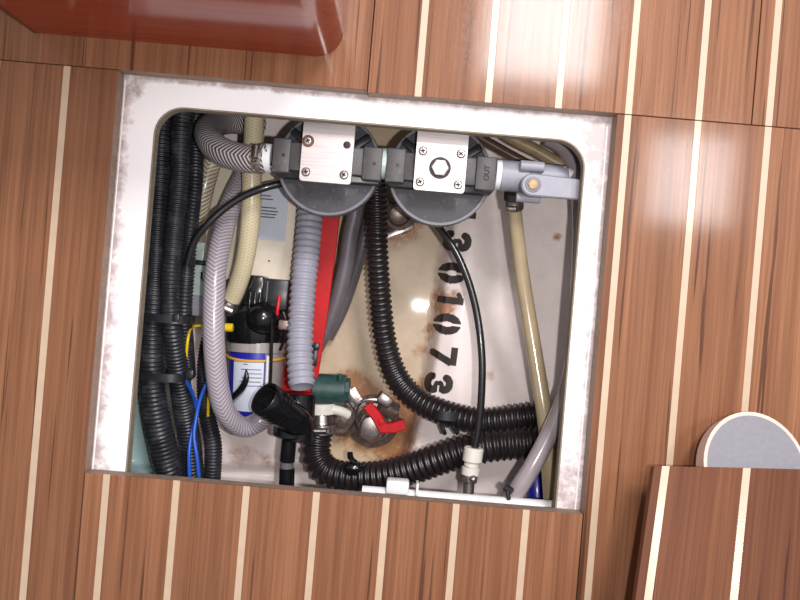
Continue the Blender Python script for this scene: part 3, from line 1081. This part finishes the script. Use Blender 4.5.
# bilge hoses
hose('bilge_hose', 'black ribbed hose dropping from the pumps and curving along the stencilled ridge', 'hose',
     [(376, 178, -.115), (377, 215, -.132), (377.5, 250, -.145), (380, 295, -.158), (385, 340, -.166), (396, 376, -.168), (416, 399, -.163), (445, 413, -.155), (480, 421, -.146), (515, 418, -.141), (548, 413, -.136)],
     [10, 10, 10, 10.5, 11, 12, 12, 12.5, 13, 13, 13], 'hose_black', rib=(.0057, .0009), seg=20)
hB = hose('bilge_hose', 'thickest black ribbed hose curving from the steel clamp along the bottom', 'hose',
     [(321, 424, -.178), (317, 440, -.178), (317, 458, -.174), (328, 472, -.168), (350, 477, -.161), (380, 476, -.152), (410, 469, -.143), (440, 459, -.133), (470, 450, -.126), (500, 445, -.121), (530, 443, -.118), (562, 440, -.116)],
     [13, 14, 14.5, 14.5, 14.5, 14.5, 15, 15, 15, 15, 15, 15], 'hose_black', rib=(.0066, .0011), seg=20)
clamp(hB, P(321.5, 433, -.178), P(321.5, 424, -.178), L(13.2, -.178))
tie('black cable tie round the upper black bilge hose', 447, 414, -.154, 13.5, .0145, 9, tails=((441, 424, 445, 434), (452, 426, 458, 434)))
hose('ribbed_grey_hose', 'pale grey ribbed hose with an open end hanging beside the red strap', 'hose',
     [(310, 186, -.155), (310, 215, -.15), (307, 250, -.142), (303.5, 285, -.133), (301, 320, -.124), (300, 355, -.113), (302, 387, -.100)], [12.5, 12.5, 12.5, 12.5, 12.5, 12.5, 12.8], 'grey_hose', rib=(.0066, .0008), seg=24, open_end=.86)
# red strap
zr = -.169
poly = [(313, 192), (342, 195), (336, 250), (327, 320), (314, 402), (276, 398), (290, 350), (302, 290)]
o = obj('red_strap', MB().prism([tuple(P(a, b, zr).to_2d()) for a, b in poly], zr - .003, zr, .0006), M['red'])
tag(o, 'flat bright red strap behind the pale grey ribbed hose', 'strap')
obj('strap_clip', MB().pbox(312, 343, 319, 350, -.162, -.1695, .001).pbox(311, 350, 317, 366, -.164, -.1695, .001), M['black'], o)
hose('grey_hose', 'smooth dark grey hose curving down right beside the red strap', 'hose',
     [(358, 185, -.165), (355, 212, -.17), (350, 235, -.174), (345.5, 265, -.179), (337, 300, -.184), (328, 325, -.188), (316, 348, -.192)], 8, 'dark_hose')
hose('grey_hose', 'short smooth dark grey hose by the black bilge hose top', 'hose',
     [(376, 190, -.19), (370, 215, -.195), (364, 240, -.199), (357, 266, -.206), (350, 288, -.214), (341, 312, -.221), (328, 338, -.226)], 6, 'dark_hose')
# right side tubes
hy = hose('clear_tube', 'aged yellowish tube hanging from black fitting under the ball valve', 'tube',
     [(514, 200, -.072), (516, 225, -.082), (520, 260, -.09), (526, 300, -.094), (532.5, 340, -.094), (539, 380, -.091), (544.5, 415, -.088), (549, 450, -.088), (552, 485, -.089), (554, 520, -.09)], [7, 7.2, 7.5, 7.6, 7.8, 8, 8.2, 9, 9.8, 10], 'tube_yellow', seg=20)
obj('end_fitting', MB().cyl(P(514.5, 192, -.066), P(514.3, 200, -.069), L(10.5, -.067)), M['black'], hy)
clamp(hy, P(514.3, 200, -.069), P(514.6, 208, -.0735), L(8.6, -.07), (-.3, 0, 1))
hg = hose('clear_tube', 'smoky grey tube running down right edge, crossing bottom right corner', 'tube',
     [(548, 138, -.105), (566, 150, -.102), (578, 180, -.094), (581, 230, -.085), (579, 290, -.079), (576, 345, -.074), (567, 390, -.067), (551, 430, -.06), (533, 465, -.056), (513, 498, -.056), (498, 525, -.058)], [8.5] * 7 + [8.8, 9.2, 9.2, 9.2], 'pvc_grey', seg=20)
obj('small_tie', MB().cyl(P(505, 487, -.048), P(512, 492, -.044), L(4, -.046)).cyl(P(507, 490, -.043), P(509, 500, -.042), L(2.2, -.043)), M['black'], hg)
hose('tan_hose', 'tan hose crossing behind the ball valve in top right corner', 'hose', [(488, 118, -.115), (510, 137, -.113), (535, 150, -.11), (558, 163, -.108), (590, 178, -.106)], 6.5, 'tan_hose')
hose('tan_hose', 'dark brown hose just left of the tan one behind ball valve', 'hose', [(455, 118, -.122), (478, 136, -.12), (500, 149, -.118), (520, 160, -.116), (550, 176, -.115)], 5, 'brown_hose')
hose('blue_hose', 'short piece of blue hose in bottom right corner', 'hose', [(534, 462, -.155), (536, 475, -.15), (537, 492, -.145), (537, 525, -.14)], 10, 'blue_label')
# black cables
hose('black_cable', 'thin black cable looping from left pump over the pale hoses to the conduits', 'cable',
     [(300, 180, -.082), (282, 183.5, -.074), (264, 188, -.070), (244, 196, -.070), (224, 209, -.070), (206, 226, -.070), (194, 242, -.074), (187, 265, -.08)], 3.8, 'cable', seg=12)
cb = hose('black_cable', 'long thin black cable from right pump down to white connector', 'cable',
     [(418, 200, -.112), (430, 216, -.105), (444, 234, -.10), (458, 256, -.096), (470, 286, -.092), (478, 320, -.088), (482, 358, -.086), (481.5, 395, -.086), (478.5, 428, -.088), (474, 452, -.09)], 3.7, 'cable', seg=12)
t = thing('cable_connector', 'white screw connector with metal end below the long black cable', 'connector', P(472, 470, -.10))
z = -.09
obj('nut', MB().lathe(P(474, 447.5, z), P(472, 462, z) - P(474, 447.5, z), [(0, L(3, z)), (0, L(9, z)), (.001, L(10, z)), (L(14.5, z) - .001, L(10, z)), (L(14.5, z), L(9, z)), (L(14.5, z), 0)], 12), M['nylon'], t)
obj('collar', MB().cyl(P(472, 462, z), P(471, 467, z), L(7.5, z)).cyl(P(471, 467, z), P(470, 475, z), L(9, z)), M['nylon'], t)
obj('metal_end', MB().cyl(P(470, 474, z), P(469, 482, z), L(8, z)).cyl(P(469, 482, z), P(468, 496, z), L(5.6, z)).sphere(P(473, 479, -.082), L(4, z), 12), M['steel_dirty'], t)
# white conduit along the bottom edge
t = thing('white_conduit', 'white plastic conduit running along the bottom edge under the floor panel', 'conduit', P(470, 500, -.05))
obj('pipe', MB().tube(PT([(362, 493, -.046), (400, 496, -.046), (480, 502.5, -.046), (566, 509, -.046)]), L(7.5, -.046), seg=16), M['white_plastic'], t)
obj('joint_box', MB().pbox(386, 481, 409, 495, -.036, -.05, .002), M['white_plastic'], t)
obj('clip', MB().pbox(416, 484, 418.5, 496, -.036, -.05, .0005), M['white_plastic'], t)

# ------------------------------------------------------------------ filter with blue label
zc = -.165
t = thing('water_filter', 'black topped water filter with blue and white label behind the pale hose', 'filter', P(257, 350, -.2))
kz = L(1, zc)
ax0, ax1 = P(257.5, 345, zc), P(254, 424, zc)
fa = (ax1 - ax0).normalized()
Rb = L(30, zc) * .93
h = (ax1 - ax0).length
obj('bowl', MB().lathe(ax0, fa, [(0, 0), (0, Rb), (h * .62, Rb * .97), (h * .88, Rb * .82), (h, Rb * .68), (h, 0)], 40), M['bowl'], t)
obj('collar_band', MB().lathe(ax0 - fa * .004, fa, [(0, Rb), (0, Rb * 1.06), (.010, Rb * 1.06), (.010, Rb)], 40), M['bowl'], t)
obj('amber_ring', MB().tube([ax0 + fa * (.010 + .004 * math.cos(a)) + (fa.cross(Vector((0, 0, 1))) * math.sin(a) + Vector((0, 0, 1)) * math.cos(a)) * Rb * 1.05 for a in [math.radians(x) for x in range(-110, 111, 20)]], .0013, seg=8), M['amber_ring'], t)
def wrap(name, mat, parent, a0, a1, h0, h1, off, na=20, nh=10, skew=0.0):
    side = fa.cross(Vector((0, 0, 1))).normalized()
    if side.x < 0: side = -side
    vs, fs = [], []
    for j in range(nh + 1):
        hh = h0 + (h1 - h0) * j / nh
        tt = hh / h
        rb = Rb * (1 - .03 * min(1, tt / .62)) if tt < .62 else (Rb * (.97 - .15 * (tt - .62) / .26) if tt < .88 else Rb * (.82 - .14 * (tt - .88) / .12))
        for i in range(na + 1):
            a = math.radians(a0 + (a1 - a0) * i / na)
            vs.append(ax0 + fa * hh + (side * math.sin(a) + Vector((0, 0, 1)) * math.cos(a)) * (rb + off))
    for j in range(nh):
        for i in range(na):
            q = j * (na + 1) + i
            fs.append([q, q + 1, q + na + 2, q + na + 1])
    return obj(name, MB().add(vs, fs), M[mat], parent)
lb = wrap('blue_label', 'blue_label', t, -80, 27, .006, h * .93, .0003)
wrap('white_panel', 'paper', lb, -40, 25, .0135, h * .80, .0006)
ln = MB()
side = fa.cross(Vector((0, 0, 1))).normalized()
if side.x < 0: side = -side
def on_bowl(a, hh, off):
    return ax0 + fa * hh + (side * math.sin(math.radians(a)) + Vector((0, 0, 1)) * math.cos(math.radians(a))) * (Rb * .985 + off)
for i, (a0, a1, hh) in enumerate(((-16, -6, .017), (-20, 20, .022), (-8, 22, .026), (-18, 22, .030), (-22, 20, .034), (-6, 22, .038))):
    vs = []
    for k in range(7):
        a = a0 + (a1 - a0) * k / 6
        vs += [on_bowl(a, hh, .0013), on_bowl(a, hh + .0008, .0013)]
    ln.add(vs, [[2 * k, 2 * k + 2, 2 * k + 3, 2 * k + 1] for k in range(6)])
obj('small_print', ln, M['rim'], lb)['kind'] = 'stuff'
def swoosh():
    pts = PT([(246, 369, -.128), (246.5, 378, -.128), (242, 388, -.130), (233, 397, -.137), (224, 401, -.145)])
    rs = [.0004, .0028, .0034, .0032, .0028]
    return MB().tube(pts, rs, seg=10, step=.002)
obj('tie_tail', swoosh(), M['black_gloss'], t)
obj('stem_rod', MB().tube(PT([(271.5, 318, -.126), (271.5, 345, -.131), (270, 388, -.133)]), L(1.8, -.13), seg=8), M['black_gloss'], t)
obj('stem_strip', MB().tube(PT([(268, 356, -.135), (266.5, 386, -.136)]), L(1.6, -.13), seg=8), M['white_plastic'], t)
head = MB().lathe(P(258, 306, zc), fa, [(0, 0), (0, Rb * .9), (.003, Rb * 1.04), (.010, Rb * 1.12), (.032, Rb * 1.12), (.037, Rb * 1.06), (.037, 0)], 40)
obj('head', head, M['black_gloss'], t)
obj('dome', MB().sphere(P(263, 318, -.139), L(17, -.139), 24), M['black_gloss'], t)
obj('dome', MB().sphere(P(249, 313, -.149), L(13, -.149), 24), M['black_gloss'], t)
obj('motor_block', MB().pbox(241, 275, 263, 306, -.137, -.19, .003), M['black_gloss'], t)
obj('motor_block', MB().pbox(262, 279, 288, 310, -.144, -.19, .002), M['black'], t)
rb_ = MB()
for x in (249, 254, 259):
    rb_.pbox(x - 1.2, 292, x + 1.2, 312, -.134, -.145, .0005)
obj('cooling_rib', rb_, M['black_gloss'], t)['kind'] = 'stuff'
obj('inlet_spout', MB().cyl(P(230, 304, -.143), P(240, 318, -.15), L(8, -.145)), M['black'], t)
obj('seam_line', MB().pbox(266.5, 281, 267.6, 304, -.1435, -.15, 0), M['rim'], t)
obj('red_lead', MB().tube(PT([(279.5, 296, -.135), (278, 306, -.132), (277, 315, -.134)]), L(1.6, -.13), seg=8), M['red_wire'], t)
obj('lead_plug', MB().pbox(278, 320, 290, 330, -.128, -.145, .002), M['bronze'], t)
obj('black_lead', MB().tube(PT([(283, 312, -.134), (286, 322, -.133), (285, 336, -.135), (280, 350, -.14)]), L(1.5, -.13), seg=8), M['cable'], t)
obj('yellow_cap', MB().cyl(P(205, 326.5, -.118), P(229, 327.5, -.118), L(2.4, -.118), seg=12).cyl(P(224, 327.3, -.118), P(233, 327.7, -.118), L(4.2, -.118), seg=16), M['yellow_wire'], t)

# tank behind the filter, with paper label
t = thing('water_tank', 'cream panelled tank behind the hoses carrying a paper label', 'tank', P(240, 210, -.23))
obj('body', MB().pbox(206, 150, 296, 282, -.168, -.232, .004), M['cream'], t)
pl = obj('paper_label', MB().pbox(252, 186, 287, 240, -.1668, -.1682, 0), M['paper'], t)
lab(pl, 'pale paper label with small print')
ln = MB()
for i, (y, x1) in enumerate(((195, 271), (198.5, 273), (207, 276), (210.5, 278), (213.5, 276.5), (216.5, 275))):
    ln.pbox(258, y, x1, y + 1.1, -.1664, -.1669, 0)
obj('small_print', ln, M['print'], pl)['kind'] = 'stuff'
obj('screw_head', MB().lathe(P(269, 261, -.168), (0, 0, 1), [(0, .001), (.0006, .0008), (.0007, 0)], 10), M['rust'], t)

# pale connector block among the conduits
t = thing('wire_connector', 'pale translucent wire connector beside the thin ribbed conduit', 'connector', P(199, 280, -.15))
obj('cap', MB().pbox(193, 242, 204, 262, -.137, -.15, .001), M['clear_green'], t)
obj('dark_band', MB().pbox(190, 260, 206, 265, -.134, -.15, .001), M['black'], t)
obj('shell', MB().pbox(190, 264, 207, 296, -.136, -.152, .0015), M['clear_green'], t)
obj('base_block', MB().pbox(186, 295, 206, 316, -.138, -.155, .0015), M['valve_grey'], t)
obj('metal_pin', MB().cyl(P(203, 272, -.132), P(203, 280, -.132), L(2.5, -.13), seg=10), M['steel'], t)

# wires
hose('blue_wire', 'blue wire curving in from left over the split conduit', 'wire', [(180, 374, -.078), (189, 386, -.085), (195, 402, -.105), (197, 414, -.108), (192, 432, -.105), (189, 455, -.10), (190, 490, -.10)], 2.0, 'blue_wire', seg=10)
hose('blue_wire', 'blue wire coming from behind the pale hose', 'wire', [(212, 372, -.11), (206, 384, -.106), (200, 400, -.105), (196.5, 416, -.104), (194, 436, -.10), (197, 458, -.098), (200, 490, -.10)], 2.0, 'blue_wire', seg=10)
hose('yellow_wire', 'yellow wire bending down beside the conduits', 'wire', [(212, 326, -.122), (196, 326, -.112), (190, 330, -.10), (187.5, 342, -.096), (186, 358, -.10)], 1.5, 'yellow_wire', seg=8)
hose('yellow_wire', 'short yellow wire left of the pale hose bend', 'wire', [(211, 386, -.115), (208.5, 398, -.112), (208, 416, -.115)], 1.5, 'yellow_wire', seg=8)

# ------------------------------------------------------------------ black Y fitting
t = thing('y_fitting', 'glossy black plastic Y fitting with open round mouth', 'fitting', P(288, 430, -.14))
a, e = P(264, 398, -.080), P(304, 426, -.112)
d = e - a
Rm = L(17.5, -.09)
hh = d.length
obj('branch', MB().lathe(a, d, [(.012, 0), (.010, Rm * .8), (0, Rm * .86), (-.0005, Rm * .95), (.001, Rm), (.007, Rm), (.0075, Rm * .93), (.010, Rm * .93), (.0105, Rm), (.013, Rm), (.0135, Rm * .93), (.0155, Rm * .93), (.016, Rm * .99), (.0175, Rm * .99), (.018, Rm * .93), (.020, Rm * .93), (.0205, Rm * .99), (.022, Rm * .99), (.0225, Rm * .94), (hh * .8, Rm * .95), (hh, Rm * .7), (hh, 0)], 40), M['black_gloss'], t)
obj('barrel', MB().cyl(P(301, 393, -.115), P(298, 440, -.115), L(15, -.115), L(15.5, -.115), seg=32), M['black_gloss'], t)
obj('ring_nut', MB().lathe(P(291, 424, -.113), P(289.5, 439, -.113) - P(291, 424, -.113), [(0, 0), (0, L(15, -.113)), (.002, L(17, -.113)), (.011, L(17, -.113)), (.0125, L(15, -.113)), (.0125, 0)], 32), M['black_gloss'], t)
obj('stem', MB().cyl(P(289.5, 437, -.113), P(287, 462, -.113), L(7.6, -.113), seg=24).cyl(P(287, 468, -.113), P(286, 500, -.113), L(7.8, -.113), seg=24), M['black_gloss'], t)
lab(obj('sight_band', MB().cyl(P(287, 461, -.113), P(286.6, 469, -.113), L(6.8, -.113), seg=24), M['dark_hose'], t), 'grey translucent band')

# ------------------------------------------------------------------ seacock fittings in the sump
zv = -.19
t = thing('green_valve', 'dark green painted valve body with corroded bronze elbow above the steel clamp', 'valve', P(330, 400, -.236))
obj('body', MB().cyl(P(313, 389, -.178), P(346, 390, -.178), L(15.5, -.178), seg=28), M['green'], t)
obj('end_cap', MB().cyl(P(341, 390, -.178), P(350, 390.5, -.178), L(12.5, -.178), seg=8), M['green'], t)
obj('stem', MB().cyl(P(340, 386, -.168), P(340, 374, -.165), L(2.6, -.165), seg=10), M['green'], t)
obj('nylon_collar', MB().cyl(P(322, 403, -.178), P(322, 413.5, -.178), L(15, -.178), seg=28).tube(PT([(330, 409, -.172), (340, 411, -.175), (348, 415, -.18)]), L(5, -.178), seg=12), M['nylon'], t)
obj('steel_ferrule', MB().cyl(P(321.5, 413, -.178), P(321.5, 424, -.178), L(11.5, -.178), L(12.5, -.178), seg=28), M['steel'], t)
obj('elbow', MB().sphere(P(343, 417, -.193), L(12.5, -.193), 24).lathe(P(343, 417, -.236), (0, 0, 1), [(0, L(19, -.236)), (.010, L(18, -.236)), (.012, L(13, -.236)), (.034, L(11, -.236)), (.040, L(9, -.236)), (.041, 0)], 24), M['bronze'], t)
obj('lock_plate', MB().box(P(355, 399, -.2), (L(13, -.2), L(22, -.2), .004), .0008, Matrix.Rotation(math.radians(38), 3, 'Z')).box(P(352, 396, -.193), (L(6, -.2), L(20, -.2), .003), .0006, Matrix.Rotation(math.radians(38), 3, 'Z')), M['steel_dirty'], t)

t = thing('seacock', 'corroded seacock with bent bright red lever in rusty sump', 'valve', P(373, 420, -.236))
c = P(373, 421, -.236)
obj('flange', MB().lathe(c, (0, 0, 1), [(-.002, L(27, -.236)), (.004, L(26, -.236)), (.007, L(20, -.236)), (.010, L(19, -.236)), (.012, 0)], 32), M['bronze'], t)
obj('body', MB().lathe(c, (0, 0, 1), [(.008, L(17, -.236)), (.026, L(17, -.236)), (.030, L(14, -.236)), (.034, L(13, -.236)), (.034, 0)], 8), M['bronze'], t)
obj('bonnet', MB().lathe(c, (0, 0, 1), [(.03, L(12.5, -.2)), (.037, L(12.5, -.2)), (.040, L(10, -.2)), (.042, 0)], 24), M['steel_dirty'], t)
lab(obj('square_cap', MB().box(P(385, 400, -.196), (L(14, -.196), L(11, -.196), .012), .001, Matrix.Rotation(math.radians(-32), 3, 'Z')), M['steel'], t), 'bright steel cap')
obj('side_port', MB().cyl(P(381, 404, -.208), P(396, 412, -.212), L(9, -.21), seg=20), M['bronze'], t)
obj('ring_clip', MB().tube(PT([(357, 424, -.2), (355, 412, -.198), (360, 403, -.196), (368, 399.5, -.195), (381, 400, -.195)]), L(1.8, -.197), seg=8), M['steel'], t)
zl = -.186
path = [(367, 405), (376, 416), (383, 428.5), (394, 428), (405, 424)]
wd = [5, 5.2, 5.8, 5.4, 5]
lf, rt = [], []
for i, (x, y) in enumerate(path):
    x0, y0 = path[max(0, i - 1)]; x1, y1 = path[min(len(path) - 1, i + 1)]
    dx, dy = x1 - x0, y1 - y0
    m = math.hypot(dx, dy)
    lf.append((x - dy / m * wd[i], y + dx / m * wd[i])); rt.append((x + dy / m * wd[i], y - dx / m * wd[i]))
lv = obj('lever', MB().prism([tuple(P(a, b, zl).to_2d()) for a, b in lf + rt[::-1]], zl - .006, zl, .001), M['red_old'], t)
lab(lv, 'bent red lever')
obj('lever_screw', MB().lathe(P(381, 422, zl), (0, 0, 1), [(0, L(3.5, zl)), (.001, L(3, zl)), (.0014, 0)], 12), M['red_old'], lv)

# rusty bolted fitting under the right pump
t = thing('rusty_fitting', 'rusty round pipe fitting with steel strip, under the right pump', 'fitting', P(398, 222, -.23))
z = -.19
obj('socket', MB().lathe(P(399, 219, -.232), (0, 0, 1), [(0, L(16, -.23)), (.02, L(16, -.23)), (.038, L(14, -.23)), (.040, L(11, -.23)), (.034, L(9, -.23)), (.030, 0)], 28), M['bronze'], t)
obj('strip', MB().box(P(397, 232, -.2), (L(34, -.2), L(6, -.2), .004), .0008, Matrix.Rotation(math.radians(26), 3, 'Z')), M['steel_dirty'], t)
# black clip on the sump edge
t = thing('hose_clip', 'small black clip sitting on the thickest bilge hose below the red lever', 'clip', P(354, 469, -.15))
obj('strap', MB().tube(PT([(350, 453, -.150), (351, 459, -.146), (356, 463, -.144)]), L(3, -.15), seg=8), M['black_gloss'], t)
obj('foot', MB().sphere(P(353, 469, -.1475), L(10, -.15), 16, (1, .75, .5)), M['black_gloss'], t)
for o in bpy.data.objects:
    if '_w' in o: del o['_w']
